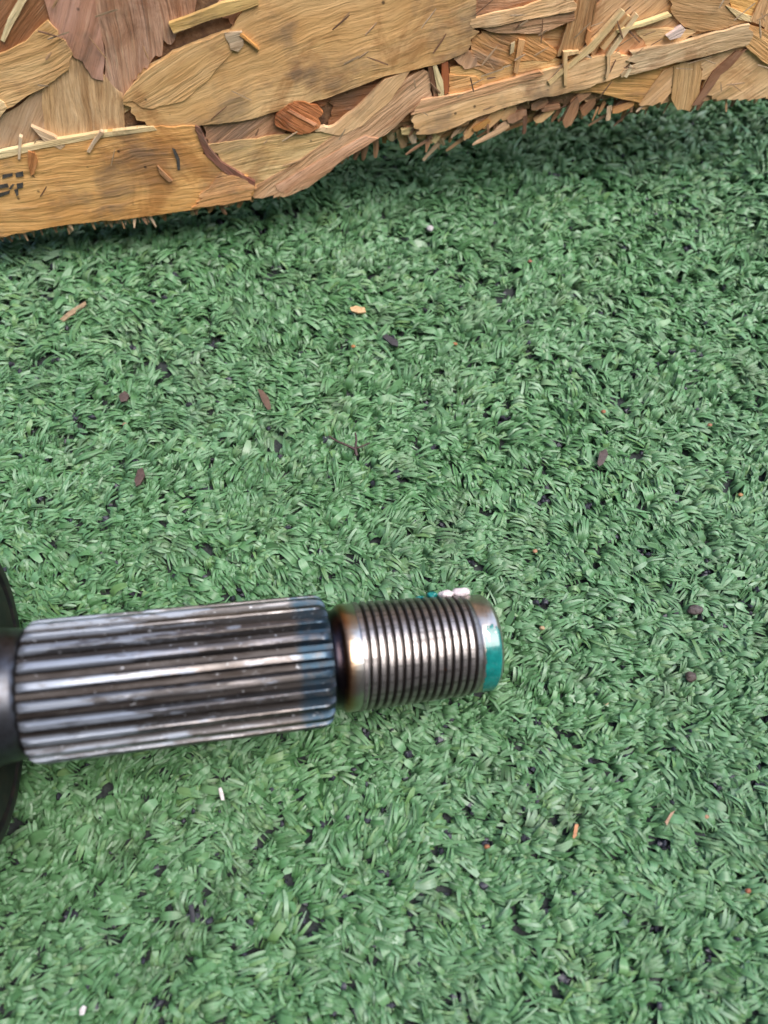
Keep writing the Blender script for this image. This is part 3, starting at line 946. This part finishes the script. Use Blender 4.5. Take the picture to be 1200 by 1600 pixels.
T([(305, 189), (312, 192), (326, 222), (346, 246), (372, 262), (398, 276), (396, 288), (376, 280), (346, 258), (322, 236), (310, 208)], -45, 8.4, (.16, .07, .045), label='dark reddish broken end of the orange strand')
T([(300, 316), (345, 262), (372, 268), (396, 282), (392, 304), (350, 312)], 15, 8.9, (.48, .28, .12))
# --- middle seam and right half
T([(730, 100), (735, 52), (770, 44), (812, 34), (836, 48), (872, 80), (858, 92), (800, 92), (760, 112)], -25, 3.0, (.47, .265, .10))
T([(690, 146), (702, 104), (740, 92), (800, 86), (862, 86), (884, 92), (850, 112), (780, 126), (740, 138)], 10, 2.4, (.50, .33, .13))
T([(700, 112), (742, 116), (752, 128), (742, 138), (700, 144)], 5, 3.6, (.52, .32, .13))
T([(706, 86), (730, 74), (750, 98), (724, 104)], 60, 4.0, (.44, .28, .16))
T([(734, 24), (770, 14), (815, 6), (862, -12), (892, -20), (896, 10), (860, 18), (812, 26), (770, 36), (736, 38)], 14, 6.8, (.50, .35, .18))
T([(738, 36), (800, 28), (894, 12), (896, 26), (850, 44), (826, 48), (770, 46)], 8, 5.2, (.33, .215, .12))
T([(740, -40), (880, -40), (864, -8), (800, 8), (742, 20)], 10, 3.4, (.36, .20, .10))
T([(666, 96), (674, 94), (684, 120), (684, 147), (676, 150), (672, 130)], 85, 5.4, (.16, .085, .045))
T([(674, 97), (680, 95), (690, 120), (692, 145), (684, 148)], -75, 6.3, (.55, .42, .23))
T([(688, 93), (698, 91), (700, 118), (700, 138), (693, 142), (688, 118)], 85, 5.8, RED)
T([(868, 84), (886, 22), (905, -20), (930, -10), (928, 14), (908, 72), (896, 82)], 80, 4.4, (.36, .235, .11))
T([(892, 60), (912, 22), (960, -20), (1050, -30), (1046, 14), (1064, 40), (1000, 70), (930, 88)], 40, 1.6, (.45, .30, .15))
T([(926, 86), (944, 62), (980, 38), (1000, 40), (1062, 54), (1030, 72), (975, 82)], 45, 2.8, (.48, .27, .13))
T([(990, 44), (1040, 40), (1088, 44), (1060, 62), (1010, 70)], 10, 3.4, (.55, .39, .19))
T([(1040, -40), (1120, -40), (1140, 8), (1172, 26), (1130, 40), (1092, 46), (1066, 38), (1046, 16)], -8, 3.9, (.32, .20, .085))
T([(1118, -40), (1240, -40), (1240, 40), (1200, 22), (1172, 24), (1140, 8)], -20, 2.6, (.52, .31, .10))
T([(1130, 4), (1160, 18), (1174, 22), (1170, 30), (1150, 26)], -28, 5.0, (.60, .45, .25))
T([(1168, 26), (1188, -10), (1210, -20), (1240, 20), (1240, 80), (1196, 50)], 70, 4.6, (.47, .30, .14))
T([(1158, 66), (1166, 34), (1194, 44), (1240, 80), (1240, 120), (1196, 96)], -35, 5.6, (.40, .245, .095))
T([(858, 130), (900, 108), (975, 100), (1062, 86), (1052, 118), (1026, 142), (1000, 158), (930, 142), (880, 142)], -5, 2.0, (.49, .29, .10))
T([(996, 160), (1010, 140), (1034, 106), (1056, 94), (1054, 122), (1046, 140), (1030, 160)], 42, 3.0, (.52, .34, .17))
T([(1090, 90), (1130, 78), (1166, 66), (1200, 86), (1240, 110), (1240, 142), (1200, 150), (1152, 154), (1110, 152), (1096, 130)], 32, 2.5, (.51, .345, .18))
T([(1050, 98), (1066, 92), (1092, 88), (1094, 112), (1088, 150), (1074, 170), (1056, 168), (1046, 150)], 84, 3.6, (.40, .26, .115))
T([(1146, 76), (1164, 70), (1140, 98), (1122, 112), (1108, 134), (1090, 158), (1078, 160), (1096, 132), (1110, 108)], 48, 5.0, (.20, .11, .06))
T([(644, 176), (660, 160), (720, 145), (782, 124), (850, 104), (910, 88), (960, 76), (984, 84), (966, 112), (920, 130), (880, 140), (820, 152), (780, 164), (736, 180),
   (700, 196), (668, 204), (648, 204)], 16, 6.6, (.48, .33, .165), label='long tan strand crossing the lower right of the board', grain=0.22)
T([(640, 174), (656, 150), (720, 140), (780, 122), (840, 105), (846, 110), (780, 136), (720, 152), (664, 168)], 15, 7.2, (.46, .29, .15))
T([(974, 88), (980, 74), (1020, 66), (1062, 60), (1116, 44), (1166, 32), (1171, 44), (1163, 64), (1110, 78), (1080, 85), (1030, 97), (990, 108), (966, 114), (972, 102), (990, 92)], 14, 8.0, (.46, .345, .19),
  label='pale weathered strand ending near the right border', grain=0.6)
# loose slivers lying over the strands
T([(966, 8), (972, 12), (922, 72), (880, 104), (856, 126), (852, 120), (900, 78), (930, 48)], 48, 9.0, (.60, .44, .22), tilt=(.004, 0))
T([(988, 14), (993, 18), (960, 66), (946, 84), (942, 80), (966, 44)], 55, 8.8, (.58, .45, .26))
T([(976, 18), (981, 20), (940, 72), (934, 68)], 52, 8.3, (.50, .36, .18))
T([(876, 74), (900, 72), (901, 77), (882, 80), (882, 126), (877, 126)], 88, 9.2, (.52, .38, .19))
T([(944, 80), (949, 80), (948, 104), (944, 116), (941, 114), (944, 100)], 85, 9.4, (.50, .36, .19))
T([(980, 94), (984, 97), (974, 114), (970, 112)], 60, 9.4, (.62, .48, .28))
T([(1040, 14), (1044, 18), (1000, 34), (960, 44), (958, 40), (1000, 28)], 22, 9.0, (.56, .41, .20))
T([(1036, 50), (1060, 34), (1066, 40), (1058, 52), (1042, 56)], 30, 8.0, (.58, .52, .42))
T([(914, 40), (920, 44), (918, 60), (914, 66), (910, 58)], 78, 8.0, (.42, .22, .09))
T([(808, 56), (818, 58), (812, 84), (806, 110), (800, 108)], 76, 5.5, (.50, .30, .13))
T([(796, 64), (802, 60), (800, 76), (794, 80)], 76, 6.0, (.62, .46, .26))
T([(158, 196), (164, 199), (150, 216), (142, 230), (137, 228), (146, 212)], 55, 10.0, (.52, .42, .27))
T([(50, 190), (86, 206), (104, 220), (96, 226), (70, 212)], -28, 7.8, (.42, .33, .21))
T([(32, 204), (37, 206), (34, 240), (30, 240)], 85, 9.6, (.50, .40, .25))
T([(46, 227), (56, 230), (61, 244), (56, 262), (50, 266), (46, 246)], 80, 9.6, (.36, .17, .06))
T([(376, 44), (402, 66), (404, 72), (392, 62), (374, 48)], -42, 9.4, (.40, .23, .07))
T([(350, 44), (378, 42), (380, 64), (372, 74), (360, 70)], 20, 8.3, (.30, .24, .15))
T([(246, 250), (260, 264), (270, 274), (264, 276), (250, 262)], -48, 9.4, (.50, .33, .17))
# red-brown bark chip
T([(428, 180), (438, 166), (450, 156), (474, 152), (494, 158), (504, 170), (500, 188), (486, 199), (462, 203), (444, 196), (430, 190)], -32, 7.4, (.34, .135, .045), curl=-0.006,
  name='bark_chip', label='red-brown oval bark chip set between the tan strands')
T([(448, 166), (452, 163), (494, 186), (490, 190)], -28, 8.6, (.42, .21, .10), name='bark_ridge')
# worn black print
INK = dict(mat='ink', thick=0.05, name='print_mark', amp=0.10, step=0.8)
T([(269, 223), (274, 225), (281, 240), (282, 257), (278, 258), (276, 242)], 80, 8.6, DARK, **INK)
for poly in ([(6, 265), (22, 262), (22, 267), (6, 271)], [(26, 262), (38, 259), (39, 267), (27, 269)], [(0, 281), (14, 278), (16, 284), (0, 287)], [(16, 286), (22, 279), (25, 280), (19, 288)],
             [(28, 279), (38, 277), (38, 285), (29, 287)], [(0, 294), (18, 289), (17, 294), (2, 300)], [(24, 288), (30, 286), (31, 296), (28, 298)]):
    T(poly, 8, 8.6, DARK, **INK)
# filler flakes lower down and beyond the frame (the board goes on)
palette = [TAN, PALE, ORANGE, PINK, BROWN, GREY, (.45, .30, .14), (.40, .26, .13)]
def filler(n, arange, brange, lv, sc):
    for _ in range(n):
        a, b = rnd.uniform(*arange), rnd.uniform(*brange)
        L, W = rnd.uniform(22, 55) * sc, rnd.uniform(7, 17) * sc
        an = rnd.gauss(0.15, 0.6)
        ca, sa = math.cos(an), math.sin(an)
        pts = [(-L / 2, -W / 2), (L / 2 - rnd.uniform(0, 8), -W / 2), (L / 2, W / 2 - rnd.uniform(0, 4)), (-L / 2 + rnd.uniform(0, 8), W / 2)]
        ab = [(a + u * ca - w * sa, b + u * sa + w * ca) for u, w in pts]
        if min(q[1] - edge_b(q[0]) for q in ab) < 1.5 or max(q[1] for q in ab) > BTOP: continue
        if min(q[0] for q in ab) < A0 or max(q[0] for q in ab) > A1: continue
        strand(ab, an, rnd.uniform(*lv), rnd.choice(palette), gap=4.0)
TOPB = max(plane_ab(x, -45)[1] for x in (-40, 600, 1240))
filler(30, (A0, A1), (0, TOPB - 6), (-1.8, 0.4), 1.0)
filler(90, (A0, A1), (TOPB + 26, BTOP), (0.5, 6.0), 1.1)

# splinters and torn chips along the sawn lower edge
def splinter_mesh(seed):
    r = random.Random(seed)
    v, f = [], []
    n = 6
    rings = [(0, .8), (.25, 1.0), (.6, .95), (.85, r.uniform(.5, .85)), (.97, r.uniform(.15, .6))]
    bend = r.uniform(-.25, .25)
    fl = r.uniform(.14, .42)
    for t, s in rings:
        for i in range(n):
            a = 2 * math.pi * i / n + r.uniform(-.2, .2)
            k = s * r.uniform(.8, 1.15)
            v.append((t, 0.5 * k * math.cos(a) + bend * t * t, 0.5 * fl * k * math.sin(a)))
    for j in range(len(rings) - 1):
        for i in range(n):
            f.append((j * n + i, j * n + (i + 1) % n, (j + 1) * n + (i + 1) % n, (j + 1) * n + i))
    f.append(tuple(range((len(rings) - 1) * n, len(rings) * n))); f.append(tuple(reversed(range(n))))
    me = bpy.data.meshes.new('splinter')
    me.from_pydata(v, [], f); me.update()
    me.polygons.foreach_set('use_smooth', [True] * len(me.polygons))
    me.set_sharp_from_angle(angle=math.radians(50))
    ul = me.uv_layers.new(name='grain')
    for lp in me.loops:
        c = me.vertices[lp.vertex_index].co
        ul.data[lp.index].uv = (c.x * 6 + seed * 9, c.y * 2 + c.z * 2)
    me.materials.append(M['wood'])
    return me
SPL = [splinter_mesh(i) for i in range(8)]
SPLC = [(.46, .28, .18), (.50, .34, .24), (.40, .22, .12), (.30, .16, .09), (.48, .30, .14), (.22, .12, .08), (.54, .40, .30), (.15, .08, .055)]
def splinter(px, py, L, W, ang, out, h, colour, name='splinter'):
    """root at a point of the edge; ang = direction in the board's plane (deg, -90 = straight down), out = lean towards the viewer"""
    a, b = plane_ab(px, py)
    an = math.radians(ang)
    X = (E1 * math.cos(an) + E2 * math.sin(an) + EN * out).normalized()
    Y = EN.cross(X).normalized(); Z = X.cross(Y)
    o = bpy.data.objects.new(name, rnd.choice(SPL))
    col.objects.link(o)
    o.parent = board
    m = Matrix((X * L * S, Y * W * S, Z * W * S)).transposed().to_4x4()
    m.translation = bpt(a, b, h) * S
    o.matrix_local = m
    o.color = (*colour, rnd.uniform(.3, .9))
def edge_py(px):
    for (x0, y0), (x1, y1) in zip(EDGE, EDGE[1:]):
        if x0 <= px <= x1: return y0 + (y1 - y0) * (px - x0) / (x1 - x0)
    return EDGE[-1][1]
def run(x0, x1, n, L, W, ang, out, h, dy, cols):
    for i in range(n):
        px = x0 + (x1 - x0) * (i + rnd.random()) / n
        splinter(px, edge_py(px) + rnd.uniform(*dy), rnd.uniform(*L), rnd.uniform(*W), rnd.gauss(*ang), rnd.uniform(*out), rnd.uniform(*h), rnd.choice(cols))
CH = [(.62, .40, .23), (.66, .46, .30), (.56, .33, .17), (.50, .28, .13), (.42, .25, .15), (.30, .17, .10), (.70, .54, .38), (.20, .11, .07)]
run(-20, 255, 70, (1.6, 4.2), (.4, 1.3), (-97, 16), (0, .35), (-3, 1.5), (-5, 3), [CH[1], CH[6], CH[0], CH[4]])
run(-20, 400, 24, (1.5, 3.5), (.8, 2.0), (-90, 24), (-.2, .2), (-7, 0.2), (0, 8), CH[3:6])
run(245, 400, 26, (1.5, 3.6), (.7, 2.0), (-90, 28), (-.1, .2), (-3, 1.5), (-4, 3), CH)
run(540, 680, 14, (3, 7), (1.0, 2.6), (-92, 14), (-.1, .15), (-4, .5), (-6, 2), CH)
run(640, 1010, 50, (1.6, 5.0), (.5, 1.5), (-118, 30), (-.1, .35), (-4, 1.0), (-6, 9), CH)
run(640, 1010, 30, (5, 12), (.7, 1.8), (198, 12), (-.05, .2), (-7, 0.5), (-2, 14), CH)
run(640, 1010, 30, (1.5, 4.0), (.8, 2.2), (-105, 35), (-.2, .3), (-9, -2), (6, 18), CH[2:])
run(1000, 1230, 30, (1.5, 4.5), (.6, 1.8), (-118, 26), (-.1, .3), (-6, .5), (-5, 5), CH)
for i in range(80):      # loose fibres lying on the face
    px = rnd.uniform(0, 1200) if i < 40 else rnd.uniform(640, 1200)
    py = rnd.uniform(4, max(20, edge_py(px) - 14))
    splinter(px, py, rnd.uniform(1.5, 6.0), rnd.uniform(.22, .55), rnd.choice((rnd.gauss(20, 25), rnd.uniform(0, 180))), rnd.uniform(0, .08), rnd.uniform(1.8, 2.9), rnd.choice([CH[1], CH[6], CH[0], CH[5], CH[6]]), 'fibre')
for i in range(40):
    px = rnd.uniform(645, 1010) if i < 28 else rnd.uniform(1000, 1215)
    py = edge_py(px) + (rnd.uniform(-16, 6) if i < 28 else rnd.uniform(-16, -5))
    an = math.radians(rnd.gauss(32, 16)); L, W = rnd.uniform(24, 54), rnd.uniform(8, 17)
    ca, sa = math.cos(an), -math.sin(an)
    q = [(-.5, -.35), (-.35, -.5), (.3, -.45), (.5, -.2), (.42, .35), (.1, .5), (-.4, .42), (-.55, .1)]
    px_strand([(px + u * L * ca - w * W * sa, py + u * L * sa + w * W * ca) for u, w in [(a + rnd.uniform(-.07, .07), b + rnd.uniform(-.1, .1)) for a, b in q]],
              math.degrees(an), rnd.uniform(-3.0, 1.6), rnd.choice([TAN, PINK, ORANGE, PALE, (.40, .25, .13), (.30, .17, .09)]), tilt=(rnd.uniform(-.05, .05), rnd.uniform(-.10, .06)), gap=1.6, name='torn_flake')
run(400, 560, 14, (1.4, 2.8), (.8, 1.6), (-80, 25), (-.2, .1), (-4, 0), (-6, 0), CH[2:5])

# ------------------------------------------------------------------ litter on the grass: each bit its own thing
def chip(name, pts, z, thick, colour, label, cat, group, curl=0.0, mat='bit'):
    """a thin irregular flake: outline read in photo pixels and laid on the grass"""
    w = [on_z(px, py, z) for px, py in pts]
    c = sum(w, Vector()) / len(w)
    loop = [(p.x - c.x, p.y - c.y) for p in w]
    loop = jagged(loop, 0.7, 0.05)
    n = len(loop)
    bm = bmesh.new()
    top, bot = [], []
    an = rnd.uniform(0, 6.28)
    for x, y in loop:
        hz = curl * (x * math.cos(an) + y * math.sin(an)) ** 2 + rnd.uniform(-.05, .05)
        top.append((x, y, hz + thick)); bot.append((x * .95, y * .95, hz))
    v = top + bot + [(0, 0, thick * 1.15), (0, 0, 0)]
    f = [(i, (i + 1) % n, 2 * n) for i in range(n)] + [(n + (i + 1) % n, n + i, 2 * n + 1) for i in range(n)] + [((i + 1) % n, i, n + i, n + (i + 1) % n) for i in range(n)]
    bm.free()
    o = link(name, mesh(name, v, f, True, 45), M[mat], None, Vector((c.x, c.y, z + float(ground_h(c.x, c.y)))) * S)
    o.color = (*colour, 1)
    return tag(o, label, cat, group)

def lump(name, px, py, z, r, colour, label, cat, group, sq=(1, 1, .8), mat='bit'):
    p = on_z(px, py, z)
    bm = bmesh.new()
    bmesh.ops.create_icosphere(bm, subdivisions=3, radius=1.0)
    sd_ = px * .37
    v = []
    for q in bm.verts:
        k = r * (1 + .25 * mnoise.noise(q.co * 1.5 + Vector((sd_, 0, 0))) + .1 * mnoise.noise(q.co * 4 + Vector((0, sd_, 0))))
        v.append((q.co.x * k * sq[0], q.co.y * k * sq[1], q.co.z * k * sq[2]))
    f = [tuple(q.index for q in p_.verts) for p_ in bm.faces]
    bm.free()
    o = link(name, mesh(name, v, f), M[mat], None, Vector((p.x, p.y, z + float(ground_h(p.x, p.y)))) * S)
    o.color = (*colour, 1)
    return tag(o, label, cat, group)

def tube(paths, n=7):
    v, f = [], []
    for pts in paths:
        b0 = len(v)
        for i, (p, r) in enumerate(pts):
            q0 = pts[max(i - 1, 0)][0]; q1 = pts[min(i + 1, len(pts) - 1)][0]
            t = (q1 - q0).normalized()
            s_ = t.cross(Vector((0, 0, 1))).normalized(); u_ = s_.cross(t)
            for j in range(n):
                a = 2 * math.pi * j / n
                rr = r * rnd.uniform(.8, 1.2)
                v.append(p + s_ * math.cos(a) * rr + u_ * math.sin(a) * rr)
        for i in range(len(pts) - 1):
            for j in range(n):
                f.append((b0 + i * n + j, b0 + i * n + (j + 1) % n, b0 + (i + 1) * n + (j + 1) % n, b0 + (i + 1) * n + j))
        f.append(tuple(b0 + j for j in reversed(range(n)))); f.append(tuple(b0 + (len(pts) - 1) * n + j for j in range(n)))
    return v, f

def litter():
    ZT = 4.1
    G = 'bits of litter on the grass'
    tan, red, drk, wht = (.62, .40, .20), (.42, .13, .05), (.075, .045, .035), (.72, .68, .66)
    chip('wood_chip', [(547, 483), (556, 480), (570, 483), (572, 490), (560, 491), (549, 488)], ZT, .7, tan, 'small tan wood chip alone on the grass below the board', 'wood chip', G)
    chip('wood_sliver', [(94, 500), (112, 485), (134, 472), (136, 477), (118, 490), (99, 504)], ZT - .9, .4, (.34, .24, .14), 'long thin tan sliver on the grass at the left', 'wood sliver', G)
    chip('wood_sliver', [(894, 1308), (898, 1287), (903, 1288), (900, 1306), (896, 1311)], ZT, .5, (.50, .22, .09), 'short orange sliver on the grass below and right of the painted tip', 'wood sliver', G)
    chip('wood_sliver', [(1038, 1284), (1047, 1270), (1054, 1266), (1044, 1284), (1041, 1290)], ZT, .4, (.36, .22, .13), 'pale brown sliver near the black granules at the lower right', 'wood sliver', G)
    chip('paint_flake', [(342, 1232), (346, 1230), (350, 1242), (351, 1251), (346, 1250), (343, 1240)], ZT + .4, .3, wht, 'thin white flake on the grass under the splines', 'paint flake', G)
    chip('paint_flake', [(125, 1577), (131, 1570), (136, 1573), (132, 1585), (126, 1586)], ZT, .4, wht, 'white flake at the bottom left corner of the grass', 'paint flake', G)
    lump('pebble', 672, 357, 5.0, .95, (.48, .46, .46), 'pale grey pebble in the shade near the board', 'pebble', G)
    lump('soil_lump', 1079, 1057, 4.0, 1.2, (.075, .052, .042), 'round dark brown lump on the grass at the right', 'soil lump', G)
    lump('soil_lump', 1086, 953, 3.4, 1.25, (.075, .055, .05), 'flat crumbly brown lump level with the painted tip at the right', 'soil lump', G, (1.3, 1.0, .8))
    chip('bark_piece', [(932, 726), (936, 708), (946, 703), (949, 712), (942, 726), (935, 731)], ZT, .6, (.06, .034, .03), 'dark brown bark piece right of the middle of the grass', 'bark piece', G, .05)
    chip('bark_piece', [(211, 752), (216, 736), (224, 732), (228, 744), (220, 758), (214, 762)], ZT, .6, (.075, .038, .028), 'reddish brown bark piece on the grass above the splines', 'bark piece', G, .05)
    chip('bark_piece', [(186, 620), (196, 612), (203, 619), (199, 628), (190, 630)], ZT, .6, drk, 'small dark bark piece left of the grass middle', 'bark piece', G)
    chip('dry_leaf', [(402, 608), (411, 611), (420, 622), (424, 640), (419, 642), (410, 628)], ZT, .35, (.11, .06, .035), 'narrow curled brown leaf scrap left of the twig', 'leaf', G, .08)
    chip('rubber_strip', [(296, 1414), (303, 1412), (306, 1432), (305, 1441), (299, 1440)], ZT - .4, .8, (.022, .022, .030), 'small black rubber strip in the grass below the splines', 'rubber strip', G)
    chip('rubber_strip', [(597, 528), (604, 524), (622, 536), (622, 544), (612, 541)], ZT - .2, .8, (.030, .026, .032), 'dark rubber strip below the tan wood chip', 'rubber strip', G)
    for px, py, c, lab in ((828, 408, (.42, .15, .09), 'tiny red crumb under the board on the right half'), (1157, 773, (.55, .28, .10), 'tiny orange crumb near the right border of the grass'),
                           (943, 643, (.45, .17, .07), 'tiny orange crumb above the dark bark piece'), (711, 537, (.50, .20, .07), 'tiny orange crumb right of the rubber strip'),
                           (195, 663, (.52, .27, .17), 'tiny pink crumb below the small dark bark piece'), (1169, 1392, (.48, .16, .07), 'tiny red crumb at the lower right of the grass'),
                           (761, 1323, (.50, .20, .08), 'tiny orange crumb below the thread'), (847, 981, (.62, .44, .24), 'tiny tan crumb right of the painted tip'),
                           (947, 1098, (.70, .58, .36), 'tiny cream crumb below and right of the painted tip'), (552, 541, (.55, .24, .07), 'tiny orange crumb under the tan wood chip'),
                           (1103, 1276, (.55, .30, .16), 'tiny peach crumb at the right, below the dark granules'), (1109, 664, (.45, .20, .10), 'tiny rust crumb right of the orange crumb over the bark'),
                           (836, 861, (.62, .33, .18), 'tiny peach crumb above and right of the thread')):
        lump('wood_crumb', px, py, 3.7, .5, tuple(x * .7 for x in c), lab, 'crumb', G, (1.2, .9, .7))
    # forked twig
    P = lambda x, y, z: on_z(x, y, z)
    o0 = P(555, 700, 5)
    main = [(P(514, 681, 5.6) - o0, .22), (P(528, 690, 5.4) - o0, .30), (P(542, 696, 5.2) - o0, .32), (P(555, 702, 5.0) - o0, .36), (P(557, 712, 4.4) - o0, .42)]
    side = [(P(555, 701, 5.0) - o0, .30), (P(557, 688, 5.6) - o0, .26), (P(555, 676, 6.4) - o0, .22)]
    rest = [(P(555, 701, 5.0) - o0, .26), (P(566, 697, 5.0) - o0, .22), (P(578, 692, 5.0) - o0, .16)]
    v, f = tube([main, side, rest])
    o = link('twig', mesh('twig', v, f, True, 60), M['bit'], None, o0 * S)
    o.color = (.055, .026, .022, 1)
    tag(o, 'small dark red-brown forked twig in the middle of the grass', 'twig', G)
    stem = [(P(196, 640, 4.6), .2)]
    main = [(P(486, 684, 4.8) - o0, .14), (P(500, 712, 4.9) - o0, .16), (P(512, 716, 4.9) - o0, .12)]
litter()
